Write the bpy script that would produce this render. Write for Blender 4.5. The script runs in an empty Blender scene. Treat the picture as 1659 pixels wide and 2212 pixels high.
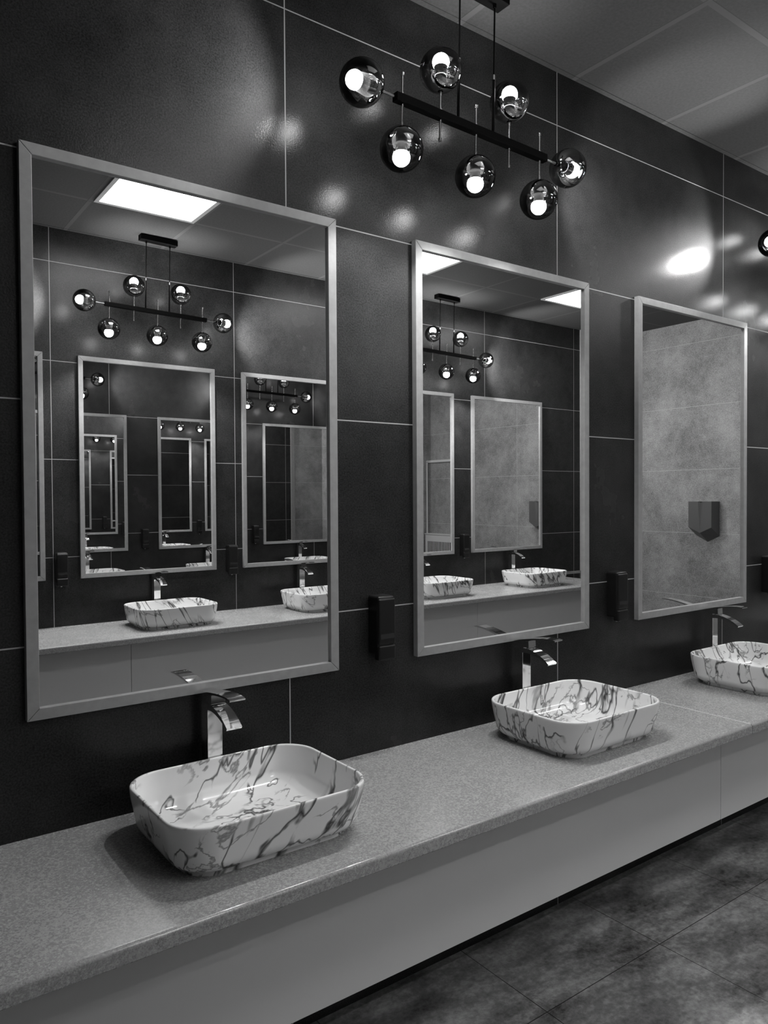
import bpy, bmesh, math, random
from mathutils import Vector, Matrix, Euler

# ------------------------------------------------------------------ camera, world, exposure
S = bpy.context.scene
COL = S.collection
YAW, PITCH, ROLL = 0.6340, math.radians(-1.143), math.radians(-0.333)
CAM = Vector((0.0, -1.9858, 1.6193))
F_PX = 1631.06
_r = Vector((math.cos(YAW), -math.sin(YAW), 0)); _f = Vector((math.sin(YAW), math.cos(YAW), 0)); _u = Vector((0, 0, 1))
FW = _f * math.cos(PITCH) + _u * math.sin(PITCH); U0 = _u * math.cos(PITCH) - _f * math.sin(PITCH)
RT = _r * math.cos(ROLL) + U0 * math.sin(ROLL); UP = U0 * math.cos(ROLL) - _r * math.sin(ROLL)
cam = bpy.data.cameras.new('camera'); cam_o = bpy.data.objects.new('camera', cam); COL.objects.link(cam_o)
cam.sensor_fit = 'VERTICAL'; cam.sensor_height = 36.0; cam.lens = F_PX / 2212 * 36.0
cam.clip_start = 0.02; cam.clip_end = 100
M = Matrix((RT, UP, -FW)).transposed().to_4x4(); M.translation = CAM
cam_o.matrix_world = M
S.camera = cam_o
W = bpy.data.worlds.new('world'); S.world = W; W.use_nodes = True
W.node_tree.nodes['Background'].inputs[0].default_value = (0.5, 0.5, 0.5, 1)
W.node_tree.nodes['Background'].inputs[1].default_value = 0.0
S.view_settings.view_transform = 'Standard'; S.view_settings.look = 'None'
S.view_settings.gamma = 1.0; S.view_settings.exposure = -0.15
S.view_settings.use_curve_mapping = False
cy = S.cycles
cy.max_bounces = 20; cy.diffuse_bounces = 4; cy.glossy_bounces = 16; cy.transmission_bounces = 8; cy.transparent_max_bounces = 40
cy.caustics_reflective = True; cy.caustics_refractive = False; cy.blur_glossy = 0.6
cy.sample_clamp_indirect = 4.0; cy.use_denoising = True
PANEL_POWER = 14.0      # panels over the opposite counter
PANEL_POWER_NEAR = 1.0  # panels over the near side
BULB_POWER = 160.0       # opposite chandeliers
BEAM_WATTS = 85.0        # forward beam of each bulb, opposite chandeliers
BEAM_WATTS_NEAR = 44.0
BULB_POWER_NEAR = 95.0  # near chandeliers

# ------------------------------------------------------------------ measures (metres)
WY = -2.944            # opposite wall
XE = 6.626             # far end wall
XL = -2.0              # near end wall, out of view
ZC = 3.267             # ceiling
ROW0 = 0.0603; VJ_F = 1.106; VJ_B = 1.099
CT_F = 0.7918; CT_B = 0.833
R = math.radians
rnd = random.Random(7)

# ------------------------------------------------------------------ node helpers
class NT:
    def __init__(s, name):
        s.m = bpy.data.materials.new(name); s.m.use_nodes = True
        s.t = s.m.node_tree; s.t.nodes.clear()
        s.out = s.t.nodes.new('ShaderNodeOutputMaterial')
    def n(s, kind, **kw):
        nd = s.t.nodes.new(kind)
        for k, v in kw.items(): setattr(nd, k, v)
        return nd
    def l(s, a, b): s.t.links.new(a, b)
    def val(s, sock, v):
        if hasattr(v, 'is_linked') or hasattr(v, 'node'): s.l(v, sock)
        else: sock.default_value = v
    def math(s, op, a, b=0.0, c=0.0, clamp=False):
        nd = s.n('ShaderNodeMath', operation=op, use_clamp=clamp)
        s.val(nd.inputs[0], a); s.val(nd.inputs[1], b)
        if len(nd.inputs) > 2: s.val(nd.inputs[2], c)
        return nd.outputs[0]
    def noise(s, vec, scale, detail=3.0, rough=0.5, dist=0.0):
        nd = s.n('ShaderNodeTexNoise'); s.l(vec, nd.inputs['Vector'])
        nd.inputs['Scale'].default_value = scale; nd.inputs['Detail'].default_value = detail
        nd.inputs['Roughness'].default_value = rough; nd.inputs['Distortion'].default_value = dist
        return nd.outputs['Fac']
    def ramp(s, fac, pts, interp='LINEAR'):
        nd = s.n('ShaderNodeValToRGB'); s.l(fac, nd.inputs[0]); nd.color_ramp.interpolation = interp
        e = nd.color_ramp.elements
        while len(e) < len(pts): e.new(0.5)
        for el, (p, v) in zip(e, pts): el.position = p; el.color = (v, v, v, 1)
        return nd.outputs[0]
    def mix(s, fac, a, b):
        nd = s.n('ShaderNodeMix', data_type='FLOAT'); s.val(nd.inputs[0], fac); s.val(nd.inputs[2], a); s.val(nd.inputs[3], b)
        return nd.outputs[0]
    def gray(s, v):
        nd = s.n('ShaderNodeCombineColor')
        for i in range(3): s.val(nd.inputs[i], v)
        return nd.outputs[0]
    def pos(s, kind='Object'):
        return s.n('ShaderNodeTexCoord').outputs[kind]
    def world(s): return s.n('ShaderNodeNewGeometry').outputs['Position']
    def map(s, vec, loc=(0, 0, 0), rot=(0, 0, 0), sc=(1, 1, 1)):
        nd = s.n('ShaderNodeMapping'); s.l(vec, nd.inputs[0])
        nd.inputs[1].default_value = loc; nd.inputs[2].default_value = rot; nd.inputs[3].default_value = sc
        return nd.outputs[0]
    def bsdf(s, col, rough=0.5, metal=0.0, spec=0.5, bump=None, bstr=0.1, bdist=0.001):
        b = s.n('ShaderNodeBsdfPrincipled')
        if isinstance(col, (int, float)): b.inputs['Base Color'].default_value = (col, col, col, 1)
        else: s.l(col, b.inputs['Base Color'])
        s.val(b.inputs['Roughness'], rough); b.inputs['Metallic'].default_value = metal
        s.val(b.inputs['Specular IOR Level'], spec)
        if bump is not None:
            bn = s.n('ShaderNodeBump'); bn.inputs['Strength'].default_value = bstr; bn.inputs['Distance'].default_value = bdist
            s.l(bump, bn.inputs['Height']); s.l(bn.outputs[0], b.inputs['Normal'])
        s.l(b.outputs[0], s.out.inputs[0]); return b
    def line(s, x, x0, pitch, half):
        """1 on a grid line of half-width HALF at x0 + k*pitch, else 0"""
        d = s.math('SUBTRACT', x, x0 - pitch / 2)
        d = s.math('FLOORED_MODULO', d, pitch)
        d = s.math('ABSOLUTE', s.math('SUBTRACT', d, pitch / 2))
        return s.math('LESS_THAN', d, half)

def plain(name, col, rough=0.5, metal=0.0, spec=0.5):
    t = NT(name); t.bsdf(col, rough, metal, spec); return t.m

def tile_mat(name, axis, v0, vp, dark, light, grout, rough, half=0.0019, mottle=2.2, spec=0.5):
    t = NT(name); p = t.world()
    sep = t.n('ShaderNodeSeparateXYZ'); t.l(p, sep.inputs[0])
    g = t.math('MAXIMUM', t.line(sep.outputs['Z'], ROW0, 0.6, half), t.line(sep.outputs[axis], v0, vp, half))
    big = t.noise(p, mottle, 5, 0.62); mid = t.noise(p, 14.0, 4, 0.6); fine = t.noise(p, 210.0, 2, 0.6)
    f = t.math('ADD', t.math('MULTIPLY', big, 0.34), t.math('ADD', t.math('MULTIPLY', mid, 0.14), t.math('MULTIPLY', fine, 0.52)))
    c = t.ramp(f, [(0.38, dark), (0.62, light)])
    c = t.mix(g, c, grout)
    rg = t.mix(g, t.ramp(big, [(0.3, rough - 0.02), (0.7, rough + 0.03)]), 0.8)
    h = t.math('SUBTRACT', fine, t.math('MULTIPLY', g, 1.5))
    bn = t.n('ShaderNodeBump'); bn.inputs['Strength'].default_value = 0.30; bn.inputs['Distance'].default_value = 0.0012
    t.l(h, bn.inputs['Height'])
    df = t.n('ShaderNodeBsdfDiffuse'); t.l(t.gray(c), df.inputs[0]); t.l(bn.outputs[0], df.inputs['Normal'])
    def lobe(r):
        gl = t.n('ShaderNodeBsdfGlossy', distribution='BECKMANN'); gl.inputs[0].default_value = (1, 1, 1, 1)
        t.val(gl.inputs['Roughness'], r); t.l(bn.outputs[0], gl.inputs['Normal']); return gl
    g1, g2 = lobe(rg), lobe(t.math('ADD', rg, 0.30))
    gm = t.n('ShaderNodeMixShader'); gm.inputs[0].default_value = 0.40; t.l(g1.outputs[0], gm.inputs[1]); t.l(g2.outputs[0], gm.inputs[2])
    fr = t.n('ShaderNodeFresnel'); fr.inputs[0].default_value = 1.36; t.l(bn.outputs[0], fr.inputs['Normal'])
    ms = t.n('ShaderNodeMixShader'); t.l(t.math('MULTIPLY', fr.outputs[0], t.math('MULTIPLY', t.math('SUBTRACT', 1.0, g), spec * 2)), ms.inputs[0])
    t.l(df.outputs[0], ms.inputs[1]); t.l(gm.outputs[0], ms.inputs[2]); t.l(ms.outputs[0], t.out.inputs[0])
    return t.m

MAT = {}
MAT['tile_front'] = tile_mat('dark_tile_front', 'X', VJ_F, 1.2, 0.004, 0.030, 0.40, 0.25, 0.0018)
MAT['tile_back'] = tile_mat('dark_tile_back', 'X', VJ_B, 1.21, 0.008, 0.038, 0.40, 0.25, 0.0018)
MAT['tile_side'] = tile_mat('dark_tile_side', 'Y', -0.3, 1.2, 0.016, 0.034, 0.3, 0.36)
MAT['tile_end'] = tile_mat('grey_tile_end', 'Y', -1.50, 1.2, 0.13, 0.44, 0.50, 0.45, 0.0019, 2.6, 0.4)
MAT['tile_return'] = tile_mat('grey_tile_return', 'X', 0.0, 30.0, 0.13, 0.44, 0.50, 0.45, 0.0019, 2.6, 0.4)

def floor_mat():
    t = NT('floor_tile'); p = t.world()
    sep = t.n('ShaderNodeSeparateXYZ'); t.l(p, sep.inputs[0])
    g = t.math('MAXIMUM', t.line(sep.outputs['X'], 1.79, 0.6, 0.0016), t.line(sep.outputs['Y'], -0.40, 0.6, 0.0016))
    q = t.map(p, sc=(1.0, 2.2, 1.0), rot=(0, 0, 0.5))
    f = t.math('ADD', t.math('MULTIPLY', t.noise(q, 3.2, 6, 0.66), 0.7), t.math('MULTIPLY', t.noise(p, 45.0, 4, 0.7), 0.3))
    c = t.ramp(f, [(0.36, 0.04), (0.5, 0.18), (0.66, 0.44)])
    c = t.mix(g, c, 0.02)
    t.bsdf(t.gray(c), 0.42, 0.0, 0.45, t.math('SUBTRACT', t.noise(p, 60.0, 4, 0.6), g), 0.25, 0.001)
    return t.m
MAT['floor'] = floor_mat()

def ceil_mat():
    t = NT('ceiling_tile'); p = t.world()
    sep = t.n('ShaderNodeSeparateXYZ'); t.l(p, sep.inputs[0])
    X, Y = sep.outputs['X'], sep.outputs['Y']
    bar = t.math('MAXIMUM', t.line(X, 1.7957, 0.603, 0.012), t.line(Y, -0.575, 0.603, 0.012))
    edge = t.math('MAXIMUM', t.line(X, 1.783, 0.603, 0.0018), t.line(Y, -0.588, 0.603, 0.0018))
    c = t.ramp(t.noise(p, 90.0, 3, 0.6), [(0.3, 0.058), (0.7, 0.078)])
    c = t.mix(bar, c, 0.10); c = t.mix(edge, c, 0.05)
    t.bsdf(t.gray(c), 0.75, 0.0, 0.2, t.math('MULTIPLY', bar, 1.0), 0.3, 0.002)
    return t.m
MAT['ceiling'] = ceil_mat()

def counter_mat(name='speckled_stone', r0=0.17, r1=0.36):
    t = NT(name); p = t.world()
    a = t.noise(p, 165.0, 3, 0.65); b = t.noise(p, 330.0, 2, 0.6); d = t.noise(p, 6.0, 3, 0.5)
    f = t.math('ADD', t.math('MULTIPLY', a, 0.6), t.math('MULTIPLY', b, 0.4))
    c = t.ramp(f, [(0.30, 0.18), (0.45, 0.28), (0.56, 0.35), (0.70, 0.46)])
    rg = t.ramp(t.math('ADD', t.math('MULTIPLY', d, 0.3), t.math('MULTIPLY', a, 0.7)), [(0.3, r0), (0.7, r1)])
    t.bsdf(t.gray(c), rg, 0.0, 0.5, f, 0.10, 0.0008)
    return t.m
MAT['stone'] = counter_mat(); MAT['stone_edge'] = counter_mat('polished_stone_arris', 0.08, 0.16)

def marble_mat():
    t = NT('marbled_porcelain')
    o = t.pos('Object'); inf = t.n('ShaderNodeObjectInfo')
    off = t.n('ShaderNodeVectorMath', operation='SCALE'); off.inputs[0].default_value = (37.0, 19.0, 53.0); t.l(inf.outputs['Random'], off.inputs['Scale'])
    add = t.n('ShaderNodeVectorMath', operation='ADD'); t.l(o, add.inputs[0]); t.l(off.outputs[0], add.inputs[1])
    def frame(vec, d, stretch):
        nd = t.n('ShaderNodeMapping', vector_type='TEXTURE'); t.l(vec, nd.inputs[0])
        nd.inputs[2].default_value = Vector((0, 0, 1)).rotation_difference(Vector(d).normalized()).to_euler()
        nd.inputs[3].default_value = (1, 1, stretch); return nd.outputs[0]
    def veins(q, scale, det, width, lo, hi, rough, level=0.5):
        n = t.noise(q, scale, det, rough, 0.15)
        r = t.math('ABSOLUTE', t.math('SUBTRACT', n, level))
        ln = t.ramp(r, [(0.0, 1.0), (width * 0.6, 0.75), (width * 1.5, 0.0)])
        mask = t.ramp(t.noise(q, scale * 0.7, 1, 0.5), [(lo, 0.0), (hi, 1.0)])
        return t.math('MULTIPLY', ln, mask), n, mask
    q1 = frame(add.outputs[0], (0.60, 0.16, 0.78), 6.5); q2 = frame(add.outputs[0], (0.40, -0.06, 0.91), 8.0); q3 = frame(add.outputs[0], (0.80, 0.42, 0.42), 4.5)
    v1, n1, m1 = veins(q1, 8.5, 4, 0.014, 0.40, 0.47, 0.46)
    v2, n2, m2 = veins(q2, 13.0, 3, 0.012, 0.45, 0.52, 0.45)
    v3, n3, m3 = veins(q3, 9.5, 5, 0.010, 0.47, 0.55, 0.52)
    smear = t.math('MULTIPLY', t.ramp(n1, [(0.49, 0.0), (0.502, 0.30), (0.53, 0.0)]), m1)
    v = t.math('MAXIMUM', t.math('MAXIMUM', v1, t.math('MULTIPLY', v2, 0.92)), t.math('MAXIMUM', t.math('MULTIPLY', v3, 0.7), smear))
    c = t.mix(v, 0.82, 0.03)
    t.bsdf(t.gray(c), 0.13, 0.0, 0.5)
    return t.m
MAT['marble'] = marble_mat()

MAT['apron'] = plain('pale_laminate', 0.56, 0.42)
MAT['chrome'] = plain('chrome', 0.86, 0.07, 1.0)
MAT['steel'] = plain('polished_stem_metal', 0.62, 0.18, 1.0)
MAT['black_metal'] = plain('black_painted_metal', 0.0022, 0.6, 0.0, 0.08)
MAT['socket'] = plain('black_socket', 0.0012, 0.6, 0.0, 0.05)
MAT['black_plastic'] = plain('black_plastic', 0.006, 0.38, 0.0, 0.35)
MAT['smoke_window'] = plain('smoky_window', 0.03, 0.18)
MAT['white_plastic'] = plain('white_plastic', 0.62, 0.4)
MAT['lamp_collar'] = plain('grey_lamp_collar', 0.07, 0.5)
MAT['enamel'] = plain('white_enamel', 0.70, 0.35)
MAT['gap'] = plain('dark_gap', 0.004, 0.9, 0.0, 0.1)
MAT['grey_plastic'] = plain('charcoal_plastic', 0.10, 0.4)
MAT['putty'] = plain('pale_joint_filler', 0.85, 0.5)

def alu():
    t = NT('brushed_aluminium'); p = t.pos('Object')
    n = t.noise(t.map(p, sc=(1, 1, 1)), 38.0, 4, 0.6)
    t.bsdf(t.gray(t.ramp(n, [(0.3, 0.27), (0.7, 0.32)])), 0.55, 0.15, 0.35)
    return t.m
MAT['alu'] = alu()

def mirror_mat():
    t = NT('mirror_silver')
    g = t.n('ShaderNodeBsdfGlossy'); g.inputs['Color'].default_value = (0.95, 0.95, 0.95, 1); g.inputs['Roughness'].default_value = 0.0
    t.l(g.outputs[0], t.out.inputs[0]); return t.m
MAT['mirror'] = mirror_mat()

def globe_mat():
    """smoked globe, silvered at the stem and clearing towards the tip (local +Z)"""
    t = NT('silvered_smoked_glass'); sep = t.n('ShaderNodeSeparateXYZ'); t.l(t.pos('Object'), sep.inputs[0])
    z = t.math('DIVIDE', sep.outputs['Z'], 0.0654)
    silver = t.ramp(t.math('ADD', t.math('MULTIPLY', z, 0.5), 0.5), [(0.0, 0.97), (0.20, 0.94), (0.36, 0.74), (0.52, 0.30), (0.72, 0.10), (1.0, 0.05)])
    fr = t.n('ShaderNodeFresnel'); fr.inputs[0].default_value = 1.5
    fac = t.math('ADD', silver, t.math('MULTIPLY', fr.outputs[0], 0.8), clamp=True)
    tr = t.n('ShaderNodeBsdfTransparent'); tr.inputs[0].default_value = (0.66, 0.66, 0.66, 1)
    g = t.n('ShaderNodeBsdfGlossy'); g.inputs['Color'].default_value = (0.42, 0.42, 0.42, 1); g.inputs['Roughness'].default_value = 0.01
    mx = t.n('ShaderNodeMixShader'); t.l(fac, mx.inputs[0]); t.l(tr.outputs[0], mx.inputs[1]); t.l(g.outputs[0], mx.inputs[2])
    t.l(mx.outputs[0], t.out.inputs[0]); return t.m
MAT['globe'] = globe_mat()

def emit(name, power):
    t = NT(name); e = t.n('ShaderNodeEmission'); e.inputs[0].default_value = (1, 1, 1, 1); e.inputs[1].default_value = power
    t.l(e.outputs[0], t.out.inputs[0]); return t.m
MAT['panel'] = emit('lit_diffuser', PANEL_POWER); MAT['panel_near'] = emit('lit_diffuser_near', PANEL_POWER_NEAR)
MAT['bulb'] = emit('lit_bulb', BULB_POWER); MAT['bulb_near'] = emit('lit_bulb_near', BULB_POWER_NEAR)

# ------------------------------------------------------------------ mesh helpers
def obj(name, bm, mats, parent=None, smooth=False, loc=(0, 0, 0), rot=(0, 0, 0)):
    me = bpy.data.meshes.new(name)
    bmesh.ops.recalc_face_normals(bm, faces=bm.faces)
    bm.to_mesh(me); bm.free()
    if not isinstance(mats, (list, tuple)): mats = [mats]
    for m in mats: me.materials.append(MAT[m])
    for p in me.polygons: p.use_smooth = smooth
    o = bpy.data.objects.new(name, me); COL.objects.link(o)
    o.location = loc; o.rotation_euler = rot
    if parent: o.parent = parent
    return o
def smooth_by_angle(o, deg=35):
    me = o.data
    for p in me.polygons: p.use_smooth = True
    bm = bmesh.new(); bm.from_mesh(me)
    for e in bm.edges:
        if len(e.link_faces) == 2 and e.calc_face_angle(0) > R(deg): e.smooth = False
    bm.to_mesh(me); bm.free(); return o
def box(bm, x0, x1, y0, y1, z0, z1, mi=0):
    v = [bm.verts.new(p) for p in ((x0, y0, z0), (x1, y0, z0), (x1, y1, z0), (x0, y1, z0), (x0, y0, z1), (x1, y0, z1), (x1, y1, z1), (x0, y1, z1))]
    for f in ((0, 3, 2, 1), (4, 5, 6, 7), (0, 1, 5, 4), (1, 2, 6, 5), (2, 3, 7, 6), (3, 0, 4, 7)):
        bm.faces.new([v[i] for i in f]).material_index = mi
    return v
def bbox(x0, x1, y0, y1, z0, z1, bev=0.0, seg=2):
    bm = bmesh.new(); box(bm, x0, x1, y0, y1, z0, z1)
    if bev: bmesh.ops.bevel(bm, geom=bm.edges[:] , offset=bev, segments=seg, profile=0.5, affect='EDGES')
    return bm
def lathe(bm, prof, n=32, axis='Z', mi=None, caps=True):
    """revolve (radius, height) about the axis"""
    rings = []
    for k, (r, h) in enumerate(prof):
        ring = []
        for i in range(n):
            a = 2 * math.pi * i / n; c, s = r * math.cos(a), r * math.sin(a)
            ring.append(bm.verts.new((c, s, h) if axis == 'Z' else ((h, c, s) if axis == 'X' else (c, h, s))))
        rings.append(ring)
    for k in range(len(rings) - 1):
        for i in range(n):
            f = bm.faces.new((rings[k][i], rings[k][(i + 1) % n], rings[k + 1][(i + 1) % n], rings[k + 1][i]))
            if mi: f.material_index = mi[k]
    if caps:
        bm.faces.new(rings[0]); bm.faces.new(rings[-1])
    return rings
def thing(name, label, cat, loc=(0, 0, 0), group=None, rotz=0.0):
    o = bpy.data.objects.new(name, None); COL.objects.link(o); o.empty_display_size = 0.1
    o.location = loc; o.rotation_euler = (0, 0, rotz)
    return tag(o, label, cat, group)
def tag(o, label, cat, group=None):
    o['label'] = label; o['category'] = cat
    if group: o['group'] = group
    elif 'group' in o: del o['group']
    return o
def struct(o, label=None, cat=None):
    o['kind'] = 'structure'
    if label: o['label'] = label; o['category'] = cat
    return o
def copy_tree(o, parent=None):
    c = o.copy(); COL.objects.link(c)
    if parent: c.parent = parent
    for ch in list(o.children): copy_tree(ch, c)
    return c

# ------------------------------------------------------------------ the room
T = 0.12
struct(obj('floor', bbox(XL - T, XE + T, WY - T, 0.30, -0.1, 0.0), 'floor'), 'mottled grey tiled floor in front of the counters', 'floor')
struct(obj('ceiling', bbox(XL - T, XE + T, WY - T, 0.30, ZC, ZC + 0.1), 'ceiling'), 'suspended ceiling of square panels above the mirrors', 'ceiling')
struct(obj('wall_recess', bbox(5.9, XE + T, 0.16, 0.30, 0.0, ZC), 'tile_return'), 'pale grey tiled recess at the far end of the mirror wall', 'wall')
struct(obj('wall_front', bbox(XL - T, 5.9, 0.0, 0.30, 0.0, ZC), 'tile_front'), 'dark tiled wall carrying the three large mirrors', 'wall')
struct(obj('wall_back', bbox(XL - T, 6.03, WY - T, WY, 0.0, ZC), 'tile_back'), 'dark tiled wall opposite, seen in the mirrors', 'wall')
struct(obj('wall_return', bbox(6.03, XE + T, WY - T, WY, 0.0, ZC), 'tile_return'), 'pale grey tiled end of the opposite wall', 'wall')
struct(obj('wall_end', bbox(XE, XE + T, WY, 0.16, 0.0, ZC), 'tile_end'), 'pale mottled tiled end wall seen in the far mirror', 'wall')
struct(obj('wall_left', bbox(XL - T, XL, WY, 0.0, 0.0, ZC), 'tile_side'), 'dark tiled end wall beside the near end of the counters', 'wall')
bm = bmesh.new(); box(bm, 6.03, 6.10, WY + 0.0005, WY + 0.012, 0.85, ZC - 0.002); box(bm, 5.755, 6.03, WY + 0.0005, WY + 0.012, 0.85, 0.875)
struct(obj('trim_1', bm, 'alu'), 'pale metal edge trim at the far corner of the opposite wall', 'trim')
for nm, y0, y1 in (('trim_2', -0.022, -0.0005), ('trim_3', WY + 0.0005, WY + 0.022)):
    bm = bmesh.new(); box(bm, XL, XE, y0, y1, ZC - 0.003, ZC - 0.0003)
    struct(obj(nm, bm, 'ceiling'), 'thin ceiling angle along the %s wall' % ('mirror' if nm == 'trim_2' else 'opposite'), 'trim')

# ------------------------------------------------------------------ ceiling light panels
def light_panel(x0, y0, mat='panel'):
    t = thing('ceiling_light_panel', '', 'ceiling light', (x0 + 0.3015, y0 + 0.3015, ZC))
    bm = bmesh.new(); h, q = 0.289, 0.266
    for a in ((-h, h, -h, -q), (-h, h, q, h), (-h, -q, -q, q), (q, h, -q, q)): box(bm, a[0], a[1], a[2], a[3], -0.010, -0.0003)
    obj('panel_frame', bm, 'white_plastic', t)
    obj('diffuser', bbox(-q, q, -q, q, -0.007, -0.0005), mat, t)
    return t
PX = [1.1927, 3.0017, 4.8107]; PY = -2.384 + 0.003
p0 = light_panel(PX[0], PY)
tag(p0, 'bright square ceiling panel mirrored in the top of the left mirror', 'ceiling light', 'lit ceiling panels')
for x, lb in ((PX[1], 'bright ceiling panel mirrored in the top left corner of the middle mirror'), (PX[2], 'bright ceiling panel mirrored in the top right corner of the middle mirror')):
    c = copy_tree(p0); c.location.x = x + 0.3015; tag(c, lb, 'ceiling light', 'lit ceiling panels')

for x, lb in ((PX[0], 'ceiling panel above the left mirror, seen only as glints in the globes'), (PX[1], 'ceiling panel above the far mirror, seen only as glints in the globes'), (PX[2], 'ceiling panel beyond the far mirror, out of direct view')):
    c = light_panel(x, -1.178, 'panel_near'); tag(c, lb, 'ceiling light', 'lit ceiling panels')

# ------------------------------------------------------------------ mirrors
def make_mirror(name, w, h, depth=0.022, fw=0.0285):
    """hangs against a wall in the plane y = 0, faces -y, origin at the middle of the lower edge"""
    t = thing(name, '', 'mirror')
    o, i, g = w / 2, w / 2 - fw, 0.0005
    def rail(pts):
        bm = bmesh.new()
        f = [bm.verts.new((x, -depth, z)) for x, z in pts]; b = [bm.verts.new((x, -0.0005, z)) for x, z in pts]
        bm.faces.new(f); bm.faces.new(b[::-1])
        for k in range(4): bm.faces.new((f[k], b[k], b[(k + 1) % 4], f[(k + 1) % 4]))
        bmesh.ops.recalc_face_normals(bm, faces=bm.faces)
        fe = [e for e in bm.edges if all(abs(v.co.y + depth) < 1e-6 for v in e.verts)]
        bmesh.ops.bevel(bm, geom=fe, offset=0.0011, segments=2, profile=0.5, affect='EDGES')
        return obj('frame_rail', bm, 'alu', t)
    rail([(-o + g, h), (o - g, h), (i - g, h - fw), (-i + g, h - fw)])
    rail([(-o + g, 0), (-i + g, fw), (i - g, fw), (o - g, 0)])
    rail([(-o, g), (-o, h - g), (-i, h - fw - g), (-i, fw + g)])
    rail([(o, g), (i, fw + g), (i, h - fw - g), (o, h - g)])
    obj('mirror_glass', bbox(-i + 0.0002, i - 0.0002, -0.012, -0.002, fw + 0.0002, h - fw - 0.0002), 'mirror', t)
    return t
MF = [((0.374 + 1.2697) / 2, 'large framed mirror above the nearest basin, leftmost of the row'),
      ((1.5813 + 2.4717) / 2, 'framed mirror above the second basin, middle of the row'),
      ((2.8002 + 3.6922) / 2, 'framed mirror above the cut-off third basin, showing the pale end wall'),
      (4.47, 'framed mirror beyond the third basin, seen only inside other mirrors')]
m0 = make_mirror('wall_mirror', 0.892, 1.3895)
for k, (x, lb) in enumerate(MF):
    o = m0 if k == 0 else copy_tree(m0)
    o.location = (x, 0, 1.0824); tag(o, lb, 'mirror', 'framed mirrors on the near wall')
MB = [(0.60, 'framed mirror on the opposite wall, a sliver at the left edge of the left mirror'),
      (1.7037, 'framed mirror on the opposite wall, whole inside the left mirror'),
      (2.8085, 'framed mirror on the opposite wall, cut by the right edge of the left mirror'),
      (3.895, 'framed mirror on the opposite wall at the left inside the middle mirror'),
      (5.007, 'framed mirror on the opposite wall, whole inside the middle mirror, filled with pale tiles')]
b0 = make_mirror('opposite_mirror', 0.899, 1.380)
for k, (x, lb) in enumerate(MB):
    o = b0 if k == 0 else copy_tree(b0)
    o.location = (x, WY, 1.124); o.rotation_euler = (0, 0, math.pi); tag(o, lb, 'mirror', 'framed mirrors on the opposite wall')

# ------------------------------------------------------------------ counters
def slab(name, x0, x1, depth, ztop, back):
    """stone top; runs from the wall line y = back towards the room"""
    bm = bmesh.new(); th = 0.0364; s = -1 if back == 0 else 1
    r, n = 0.010, 6
    prof = [(0.0006, ztop - th), (depth - 0.004, ztop - th), (depth, ztop - th + 0.004)]
    for k in range(n + 1):
        a = math.pi / 2 * k / n
        prof.append((depth - r + r * math.cos(a), ztop - r + r * math.sin(a)))
    prof.append((0.0006, ztop))
    A = [bm.verts.new((x0, back + s * d, z)) for d, z in prof]; B = [bm.verts.new((x1, back + s * d, z)) for d, z in prof]
    bm.faces.new(A); bm.faces.new(B[::-1])
    for k in range(len(prof)):
        fc = bm.faces.new((A[k], B[k], B[(k + 1) % len(prof)], A[(k + 1) % len(prof)]))
        if 3 <= k < 3 + n: fc.material_index = 1
    return smooth_by_angle(obj(name, bm, ['stone', 'stone_edge']), 25)
tag(slab('countertop', XL, 2.6672, 0.5906, CT_F, 0), 'long speckled stone countertop under the two nearest basins', 'countertop', 'speckled stone counter slabs')
tag(slab('countertop', 2.6708, 5.2, 0.5906, CT_F, 0), 'speckled stone countertop under the cut-off third basin, beyond the pale joint', 'countertop', 'speckled stone counter slabs')
bm = bmesh.new(); box(bm, 2.6674, 2.6706, -0.583, -0.0008, CT_F - 0.03, CT_F + 0.0006)
tag(obj('joint_strip', bm, 'putty'), 'pale sealed joint across the counter beyond the second basin', 'sealant')
tag(slab('opposite_countertop', XL, 5.75, 0.651, CT_B, WY), 'speckled countertop along the opposite wall, mirrored behind the glass', 'countertop')
def apron(x0, x1, y0, y1, z0, z1):
    return obj('counter_apron', bbox(x0 + 0.001, x1 - 0.001, y0, y1, z0, z1, 0.0012, 2), 'apron')
FZ0, FZ1 = 0.3240, CT_F - 0.0366
for x0, x1, lb in ((XL + .002, 0.165, 'pale apron board under the counter left of the picture'), (0.165, 2.847, 'long pale apron board under the near counter, left of its seam'), (2.847, 5.2, 'pale apron board under the counter, right of the seam near the third basin')):
    tag(apron(x0, x1, -0.370, -0.352, FZ0, FZ1), lb, 'counter apron', 'apron boards of the near counter')
for x0, x1, lb in ((XL + .002, 1.402, 'apron board of the opposite counter, left of the seam in the left mirror'), (1.402, 4.151, 'apron board of the opposite counter below the two mirrored basins'), (4.151, 5.75, 'apron board of the opposite counter, right of the seam in the middle mirror')):
    tag(apron(x0, x1, WY + 0.493, WY + 0.511, CT_B - 0.412, CT_B - 0.0366), lb, 'counter apron', 'apron boards of the opposite counter')

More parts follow.
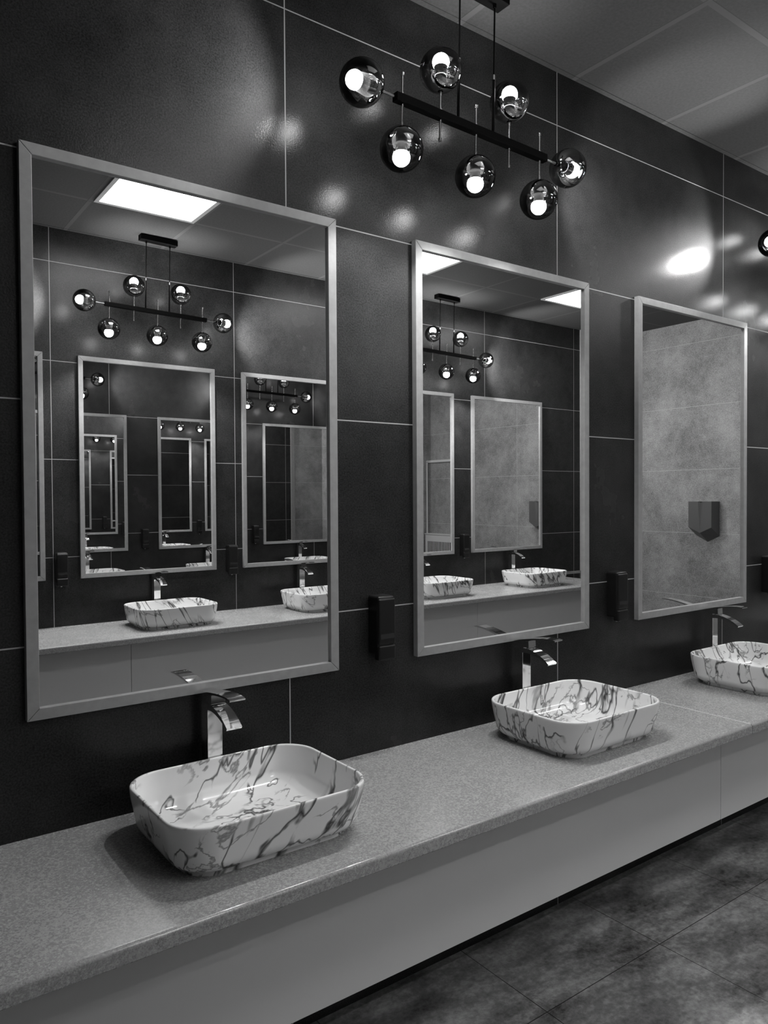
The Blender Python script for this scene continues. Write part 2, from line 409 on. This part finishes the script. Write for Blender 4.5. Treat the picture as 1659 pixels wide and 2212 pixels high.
# ------------------------------------------------------------------ basins
def rrect(bm, hw, hd, r, z, n=10):
    vs = []
    r = min(r, hw - 0.001, hd - 0.001)
    for cx, cyy, a0 in ((hw - r, hd - r, 0), (-hw + r, hd - r, 90), (-hw + r, -hd + r, 180), (hw - r, -hd + r, 270)):
        for k in range(n + 1):
            a = R(a0 + 90 * k / n); vs.append(bm.verts.new((cx + r * math.cos(a), cyy + r * math.sin(a), z)))
    return vs
def make_basin():
    HW, HD, CR, H = 0.2545, 0.206, 0.098, 0.1285
    prof = []   # (inset, z)
    prof += [(0.046, 0.0), (0.044, 0.0005), (0.044, 0.012), (0.043, 0.0135)]
    for k in range(0, 9):                      # rounded lower edge
        a = math.pi / 2 * k / 8
        prof.append((0.012 + 0.029 * (1 - math.sin(a)), 0.0145 + 0.036 * (1 - math.cos(a))))
    prof += [(0.007, 0.075), (0.0025, 0.100), (0.0004, 0.118), (0.0, H - 0.005)]
    prof += [(0.0006, H - 0.0022), (0.0022, H - 0.0006), (0.0045, H), (0.0068, H - 0.0006), (0.0084, H - 0.0022), (0.009, H - 0.005)]
    prof += [(0.0105, 0.105), (0.014, 0.085)]
    for k in range(0, 10):
        a = math.pi / 2 * k / 9
        prof.append((0.018 + 0.062 * (1 - math.cos(a)), 0.024 + 0.046 * (1 - math.sin(a)) ))
    prof += [(0.12, 0.0225), (0.16, 0.0215), (0.18, 0.021)]
    bm = bmesh.new(); loops = [rrect(bm, HW - i, HD - i, max(CR - i * 0.55, 0.012), z) for i, z in prof]
    for a, b in zip(loops, loops[1:]):
        n = len(a)
        for k in range(n): bm.faces.new((a[k], a[(k + 1) % n], b[(k + 1) % n], b[k]))
    bm.faces.new(loops[0][::-1]); bm.faces.new(loops[-1])
    t = thing('vessel_basin', '', 'basin')
    o = obj('bowl', bm, 'marble', t, True)
    smooth_by_angle(o, 50)
    bm = bmesh.new(); lathe(bm, [(0.0, 0.0212), (0.024, 0.0212), (0.031, 0.0222), (0.031, 0.0245), (0.027, 0.0262), (0.010, 0.0275), (0.0, 0.0276)][1:-1], 28)
    obj('drain', bm, 'chrome', t, True)
    return t
BF = [(0.8265, 'nearest white marbled vessel basin on the counter, below the left mirror', 0),
      (2.062, 'white marbled basin below the middle mirror, second along the counter', 0),
      (3.285, 'marbled basin cut off by the right edge, beyond the pale counter joint', math.pi),
      (4.47, 'marbled basin under the mirror beyond the third basin', 0)]
v0 = make_basin()
for k, (x, lb, rz) in enumerate(BF):
    o = v0 if k == 0 else copy_tree(v0)
    o.location = (x, -0.2865, CT_F + 0.0001); o.rotation_euler = (0, 0, rz); tag(o, lb, 'basin', 'marbled basins on the near counter')
BB = [(0.60, 'marbled basin on the opposite counter under the mirror at the far left'),
      (1.715, 'marbled basin on the opposite counter, whole inside the left mirror'),
      (2.815, 'marbled basin on the opposite counter, cut by the right edge of the left mirror'),
      (3.895, 'marbled basin on the opposite counter, cut by the left edge of the middle mirror'),
      (5.02, 'marbled basin on the opposite counter, whole inside the middle mirror')]
for x, lb in BB:
    o = copy_tree(v0); o.location = (x, WY + 0.318, CT_B + 0.0001); o.rotation_euler = (0, 0, math.pi); tag(o, lb, 'basin', 'marbled basins on the opposite counter')

# ------------------------------------------------------------------ taps
def ribbon(bm, pts, hw, th, tip=None):
    """flat strip of half width hw (x) and thickness th following pts (y, z) of its upper face"""
    n = len(pts); rows = []
    th0 = th
    for k, (y, z) in enumerate(pts):
        th = th0 if tip is None else th0 + (tip - th0) * (k / (n - 1)) ** 1.3
        a = pts[max(k - 1, 0)]; b = pts[min(k + 1, n - 1)]
        d = Vector((b[0] - a[0], b[1] - a[1])).normalized(); nn = Vector((d.y, -d.x)) if d.x < 0 else Vector((-d.y, d.x))
        if nn.y > 0: nn = -nn
        rows.append([bm.verts.new((-hw, y, z)), bm.verts.new((hw, y, z)), bm.verts.new((hw, y + nn.x * th, z + nn.y * th)), bm.verts.new((-hw, y + nn.x * th, z + nn.y * th))])
    for a, b in zip(rows, rows[1:]):
        for k in range(4): bm.faces.new((a[k], a[(k + 1) % 4], b[(k + 1) % 4], b[k]))
    bm.faces.new(rows[0][::-1]); bm.faces.new(rows[-1])
def make_tap():
    """origin on the counter at the middle of the body; spout towards -y; z up to 0.318"""
    t = thing('waterfall_tap', '', 'tap'); hw = 0.0213
    obj('base_plate', bbox(-hw - 0.003, hw + 0.003, -0.025, 0.025, 0.0, 0.004, 0.001), 'chrome', t)
    obj('body', bbox(-hw, hw, -0.0215, 0.0215, 0.004, 0.258, 0.0012), 'chrome', t)
    def spline(P, m=6):
        out = []
        Q = [P[0]] + P + [P[-1]]
        for i in range(1, len(Q) - 2):
            for k in range(m):
                t_ = k / m
                out.append(tuple(0.5 * (2 * Q[i][c] + (Q[i + 1][c] - Q[i - 1][c]) * t_ + (2 * Q[i - 1][c] - 5 * Q[i][c] + 4 * Q[i + 1][c] - Q[i + 2][c]) * t_ ** 2 + (3 * Q[i][c] - Q[i - 1][c] - 3 * Q[i + 1][c] + Q[i + 2][c]) * t_ ** 3) for c in (0, 1)))
        return out + [P[-1]]
    bm = bmesh.new(); pts = spline([(0.0205, 0.2685), (-0.012, 0.2735), (-0.042, 0.2745), (-0.072, 0.2695), (-0.100, 0.2600), (-0.124, 0.2480), (-0.144, 0.2345)])
    ribbon(bm, pts, hw, 0.0185, 0.006)
    bmesh.ops.recalc_face_normals(bm, faces=bm.faces)
    smooth_by_angle(obj('spout', bm, 'chrome', t), 30)
    bm = bmesh.new(); box(bm, -hw + 0.0008, hw - 0.0008, -0.046, 0.0195, 0.2760, 0.3005)
    bmesh.ops.bevel(bm, geom=bm.edges[:], offset=0.001, segments=2, affect='EDGES')
    box(bm, -0.009, 0.009, -0.012, 0.010, 0.2700, 0.2765)
    pts = spline([(0.0225, 0.2985), (-0.020, 0.3050), (-0.060, 0.3105), (-0.100, 0.3145), (-0.130, 0.3155), (-0.150, 0.3145), (-0.164, 0.3120)])
    ribbon(bm, pts, hw + 0.0004, 0.0065, 0.004)
    smooth_by_angle(obj('lever_handle', bm, 'chrome', t), 30)
    return t
def tip_lever(root, deg, yaw=0.0):
    for c in root.children:
        if c.name.startswith('lever_handle'):
            piv = Vector((0, 0.0, 0.281)); m = Euler((R(deg), 0, R(yaw))).to_matrix()
            c.rotation_euler = (R(deg), 0, R(yaw)); c.location = piv - m @ piv
t0 = make_tap()
TF = [(0.833, 'chrome waterfall tap behind the nearest basin', 0.0, 0), (2.050, 'chrome waterfall tap behind the second basin, its lever raised', -2.5, 4.0), (3.315, 'chrome waterfall tap behind the cut-off third basin', -3.0, 0), (4.47, 'chrome waterfall tap below the mirror beyond the third basin', -2.0, 0)]
for k, (x, lb, tl, yw) in enumerate(TF):
    o = t0 if k == 0 else copy_tree(t0)
    o.location = (x, -0.0535, CT_F); tag(o, lb, 'tap', 'waterfall taps on the near counter'); tip_lever(o, tl, yw)
TB = [(0.60, 'chrome tap on the opposite counter under the mirror at the far left'), (1.715, 'chrome tap behind the basin seen whole inside the left mirror'), (2.80, 'chrome tap behind the basin at the right edge of the left mirror'), (3.90, 'chrome tap behind the basin at the left edge of the middle mirror'), (5.01, 'chrome tap behind the basin seen whole inside the middle mirror')]
for x, lb in TB:
    o = copy_tree(t0); o.location = (x, WY + 0.055, CT_B); o.rotation_euler = (0, 0, math.pi); tag(o, lb, 'tap', 'waterfall taps on the opposite counter'); tip_lever(o, -2.0)

# ------------------------------------------------------------------ soap dispensers
def make_soap():
    """against the wall plane y = 0, faces -y, origin at the lower middle"""
    t = thing('soap_dispenser', '', 'soap dispenser'); w, d = 0.0335, 0.058
    def shell(z0, z1, d1, bev, name, mat, ww=w):
        bm = bmesh.new(); box(bm, -ww, ww, -d1, -0.0006, z0, z1)
        ed = [e for e in bm.edges if not all(abs(v.co.y + 0.0006) < 1e-5 for v in e.verts)]
        bmesh.ops.bevel(bm, geom=ed, offset=bev, segments=5, profile=0.6, affect='EDGES')
        return smooth_by_angle(obj(name, bm, mat, t), 40)
    shell(0.014, 0.2045, d - 0.003, 0.011, 'body', 'black_plastic')
    obj('front_cover', (lambda: (lambda b: (bmesh.ops.bevel(b, geom=b.edges[:], offset=0.006, segments=4, profile=0.6, affect='EDGES'), b)[1])((lambda b: (box(b, -w + 0.001, w - 0.001, -d, -0.022, 0.050, 0.196), b)[1])(bmesh.new())))(), 'black_plastic', t, True)
    bm = bmesh.new(); box(bm, -w + 0.0005, w - 0.0005, -d - 0.001, -0.030, 0.0, 0.047)
    bmesh.ops.bevel(bm, geom=bm.edges[:], offset=0.007, segments=4, profile=0.6, affect='EDGES')
    obj('push_button', bm, 'black_plastic', t, True)
    bm = bmesh.new(); box(bm, -w + 0.006, w - 0.006, -d - 0.0012, -d + 0.004, 0.068, 0.084)
    bmesh.ops.bevel(bm, geom=bm.edges[:], offset=0.001, segments=2, affect='EDGES')
    obj('level_window', bm, 'smoke_window', t)
    bm = bmesh.new(); lathe(bm, [(0.004, -0.006), (0.006, 0.0), (0.006, 0.016)], 16)
    for v in bm.verts: v.co.y -= 0.024
    obj('nozzle', bm, 'white_plastic', t, True)
    return t
s0 = make_soap()
SF = [(1.4285, 'black soap dispenser on the wall between the left and middle mirrors'), (2.6465, 'black soap dispenser on the wall between the middle and far mirrors'), (3.915, 'black soap dispenser at the right picture edge, beyond the far mirror')]
for k, (x, lb) in enumerate(SF):
    o = s0 if k == 0 else copy_tree(s0)
    o.location = (x, 0, 1.099); tag(o, lb, 'soap dispenser', 'soap dispensers on the near wall')
SB = [(1.138, 'black soap dispenser on the opposite wall, leftmost inside the left mirror'), (2.265, 'black soap dispenser on the opposite wall, right one inside the left mirror'), (3.352, 'black soap dispenser on the opposite wall hidden between the left and middle mirrors'), (4.457, 'black soap dispenser on the opposite wall inside the middle mirror')]
for x, lb in SB:
    o = copy_tree(s0); o.location = (x, WY, 1.087); o.rotation_euler = (0, 0, math.pi); tag(o, lb, 'soap dispenser', 'soap dispensers on the opposite wall')

# ------------------------------------------------------------------ globe chandeliers
GR = 0.0654
def make_globe(parent, loc, direction, lamp):
    """globe with its lamp; local +Z points from the stem to the clear tip"""
    q = Vector((0, 0, 1)).rotation_difference(Vector(direction))
    bm = bmesh.new(); prof = []
    n = 30
    for k in range(n + 1):
        a = math.pi * k / n
        a = 0.13 + (math.pi - 0.13) * k / n
        prof.append((max(GR * math.sin(a), 0.0004), -GR * math.cos(a)))
    lathe(bm, prof, 48, caps=False)
    g = obj('glass_globe', bm, 'globe', parent, True, loc); g.rotation_euler = q.to_euler()
    bm = bmesh.new(); lathe(bm, [(r * .86, h * .86) for r, h in [(0.010, -0.0745), (0.0195, -0.072), (0.0205, -0.068), (0.0205, -0.022), (0.019, -0.020)]], 28)
    smooth_by_angle(obj('lamp_socket', bm, 'socket', g), 40)
    bm = bmesh.new(); prof = [(0.0225, -0.0205), (0.0235, -0.0185), (0.0225, -0.0165), (0.0185, -0.012), (0.0205, 0.000), (0.0245, 0.012)]
    mi = [1, 1, 1, 1, 1]
    c, r = 0.0285, 0.0305
    for k in range(0, 13):
        a = R(-28 + 118 * k / 12)
        prof.append((max(r * math.cos(a), 0.0006), c + r * math.sin(a))); mi.append(0)
    lathe(bm, [(r * .86, h * .86) for r, h in prof], 28, mi=mi)
    obj('bulb', bm, [lamp, 'lamp_collar'], g, True)
    li = bpy.data.lights.new('bulb_beam', 'SPOT'); li.energy = (BEAM_WATTS_NEAR if lamp == 'bulb_near' else BEAM_WATTS) * (0.10 if direction[2] > 0.5 else (0.9 if direction[2] < -0.5 else 1.15)); li.spot_size = R(112 if abs(direction[2]) > 0.5 else 124); li.spot_blend = 0.55; li.shadow_soft_size = 0.016
    lo = bpy.data.objects.new('bulb_beam', li); COL.objects.link(lo); lo.parent = g; lo.location = (0, 0, 0.0535); lo.rotation_euler = (math.pi, 0, 0)
    return g
def cyl(bm, p, q, r, n=14):
    p, q = Vector(p), Vector(q); d = (q - p); rot = Vector((0, 0, 1)).rotation_difference(d).to_matrix()
    A = []; B = []
    for i in range(n):
        a = 2 * math.pi * i / n; v = rot @ Vector((r * math.cos(a), r * math.sin(a), 0))
        A.append(bm.verts.new(p + v)); B.append(bm.verts.new(q + v))
    for i in range(n): bm.faces.new((A[i], A[(i + 1) % n], B[(i + 1) % n], B[i]))
    bm.faces.new(A[::-1]); bm.faces.new(B)
def make_chandelier(lamp):
    """origin on the ceiling above the middle of the bar"""
    t = thing('globe_chandelier', '', 'chandelier'); zb = -0.468
    obj('canopy', bbox(-0.118, 0.118, -0.028, 0.028, -0.034, -0.0003, 0.002), 'black_metal', t)
    for x in (-0.076, 0.076):
        bm = bmesh.new(); cyl(bm, (x, 0, -0.034), (x, 0, zb + 0.19), 0.0028); cyl(bm, (x, 0, zb + 0.012), (x, 0, zb + 0.196), 0.0048)
        cyl(bm, (x, 0, -0.048), (x, 0, -0.034), 0.006)
        r = obj('suspension_rod', bm, 'black_metal', t, True); smooth_by_angle(r, 40)
        bm = bmesh.new(); cyl(bm, (x, 0, zb + 0.186), (x, 0, zb + 0.202), 0.0062)
        smooth_by_angle(obj('rod_clip', bm, 'steel', r), 40)
    obj('crossbar', bbox(-0.327, 0.327, -0.0125, 0.0125, zb - 0.0125, zb + 0.0125, 0.0012), 'black_metal', t)
    stems = [(-0.300, -1), (-0.151, 1), (0.0, -1), (0.150, 1), (0.298, -1)]
    for x, s in stems:
        bm = bmesh.new(); far = zb + s * ((0.139 if s > 0 else 0.148) - GR + 0.0008)
        cyl(bm, (x, 0, far), (x, 0, zb - s * 0.072), 0.0032)
        cyl(bm, (x, 0, zb - s * 0.070), (x, 0, zb - s * 0.080), 0.0052)
        cyl(bm, (x, 0, zb + 0.0130), (x, 0, zb + 0.0200), 0.0055); cyl(bm, (x, 0, zb - 0.0200), (x, 0, zb - 0.0130), 0.0055)
        cyl(bm, (x, 0, far - s * 0.016), (x, 0, far), 0.0046)
        smooth_by_angle(obj('stem', bm, 'steel', t), 40)
        make_globe(t, (x, 0, zb + s * (0.139 if s > 0 else 0.148)), (0, 0, s), lamp)
    for s in (-1, 1):
        bm = bmesh.new(); cyl(bm, (s * 0.3272, 0, zb), (s * 0.381, 0, zb), 0.0042); cyl(bm, (s * 0.367, 0, zb), (s * 0.3825, 0, zb), 0.0055)
        smooth_by_angle(obj('stem', bm, 'steel', t), 40)
        make_globe(t, (s * 0.4460, 0, zb), (s, 0, 0), lamp)
    return t
c0 = make_chandelier('bulb_near'); c1 = make_chandelier('bulb')
CH = [(1.696, -0.190, 'black globe chandelier hanging before the wall between the left and middle mirrors'),
      (4.052, -0.190, 'globe chandelier hanging at the right picture edge, one globe edge showing'),
      (1.697, WY + 0.190, 'globe chandelier by the opposite wall, whole inside the left mirror'),
      (4.117, WY + 0.190, 'globe chandelier by the opposite wall, cut by the left edge of the middle mirror')]
for k, (x, y, lb) in enumerate(CH):
    o = (c0, None, c1, None)[k] or copy_tree((c0, c0, c1, c1)[k])
    o.location = (x + 0.0107, y, ZC - 0.003); o.rotation_euler = (0, R(1.3), 0); tag(o, lb, 'chandelier', 'globe chandeliers')

# ------------------------------------------------------------------ towel dispenser on the end wall
def towel_dispenser():
    t = thing('paper_towel_dispenser', 'dark faceted towel dispenser on the pale end wall, inside the far mirror', 'paper towel dispenser', (XE, -1.9332 - 0.0, 0))
    P = 0.138; hw = 0.1145
    front = [(hw, 1.560), (-hw, 1.560), (-hw, 1.322), (0.0, 1.270), (hw, 1.322)]
    back = [(hw, 1.560), (-hw, 1.560), (-hw, 1.238), (0.0, 1.181), (hw, 1.238)]
    bm = bmesh.new()
    f = [bm.verts.new((-P, y, z)) for y, z in front]; b = [bm.verts.new((-0.0006, y, z)) for y, z in back]
    c1 = bm.verts.new((-P - 0.0, 0.030, 1.555)); c2 = bm.verts.new((-P, -0.018, 1.555)); g = bm.verts.new((-P + 0.016, 0.004, 1.548)); 
    c1.co.z = c2.co.z = 1.560
    bm.faces.new((f[0], c1, f[3], f[4])); bm.faces.new((c2, f[1], f[2], f[3]))
    bm.faces.new((c1, g, f[3])); bm.faces.new((g, c2, f[3])); bm.faces.new((c1, c2, g))
    bm.faces.new(b[::-1])
    for k in (1, 2, 3, 4): bm.faces.new((f[k], b[k], b[(k + 1) % 5], f[(k + 1) % 5]))
    bm.faces.new((f[0], b[0], b[1], f[1], c2, c1))
    obj('cover', bm, 'grey_plastic', t)
    bm = bmesh.new()
    p = [(-0.118, -0.035, 1.2775), (-0.060, -0.035, 1.2415), (-0.060, -0.105, 1.2765), (-0.118, -0.105, 1.3105)]
    lo = [bm.verts.new(Vector(q) + Vector((0, 0, -0.004))) for q in p]; up = [bm.verts.new(Vector(q) + Vector((0, 0, 0.004))) for q in p]
    bm.faces.new(lo); bm.faces.new(up[::-1])
    for k in range(4): bm.faces.new((lo[k], up[k], up[(k + 1) % 4], lo[(k + 1) % 4]))
    obj('paper_slot', bm, 'gap', t)
    return t
towel_dispenser()

# ------------------------------------------------------------------ radiator and pipe on the end wall
rt = thing('radiator', 'white slatted radiator low on the pale end wall, seen deep inside the middle mirror', 'radiator', (XE, -0.20, 0.32))
bm = bmesh.new(); box(bm, -0.105, -0.0006, -0.30, 0.30, 0.0, 0.79); obj('casing', bm, 'enamel', rt)
obj('top_cover', bbox(-0.115, -0.0006, -0.308, 0.308, 0.7902, 0.803, 0.002), 'enamel', rt)
bm = bmesh.new(); 
k = -0.25
while k < 0.24:
    box(bm, -0.1062, -0.1035, k, k + 0.014, 0.10, 0.70); k += 0.032
obj('grille', bm, 'gap', rt)
pt = thing('heating_pipe', 'white heating pipe rising from the radiator and turning along the end wall', 'pipe', (XE, 0.158, 0))
bm = bmesh.new(); cyl(bm, (-0.035, -0.015, 1.05), (-0.035, -0.015, 2.08), 0.0125); cyl(bm, (-0.035, -0.012, 1.06), (-0.035, -0.0480, 1.06), 0.0125)
smooth_by_angle(obj('riser', bm, 'enamel', pt), 40)
bm = bmesh.new(); cyl(bm, (-0.02, 0.0, 2.095), (-0.02, -0.66, 2.095), 0.0185); smooth_by_angle(obj('rail', bm, 'enamel', pt), 40)
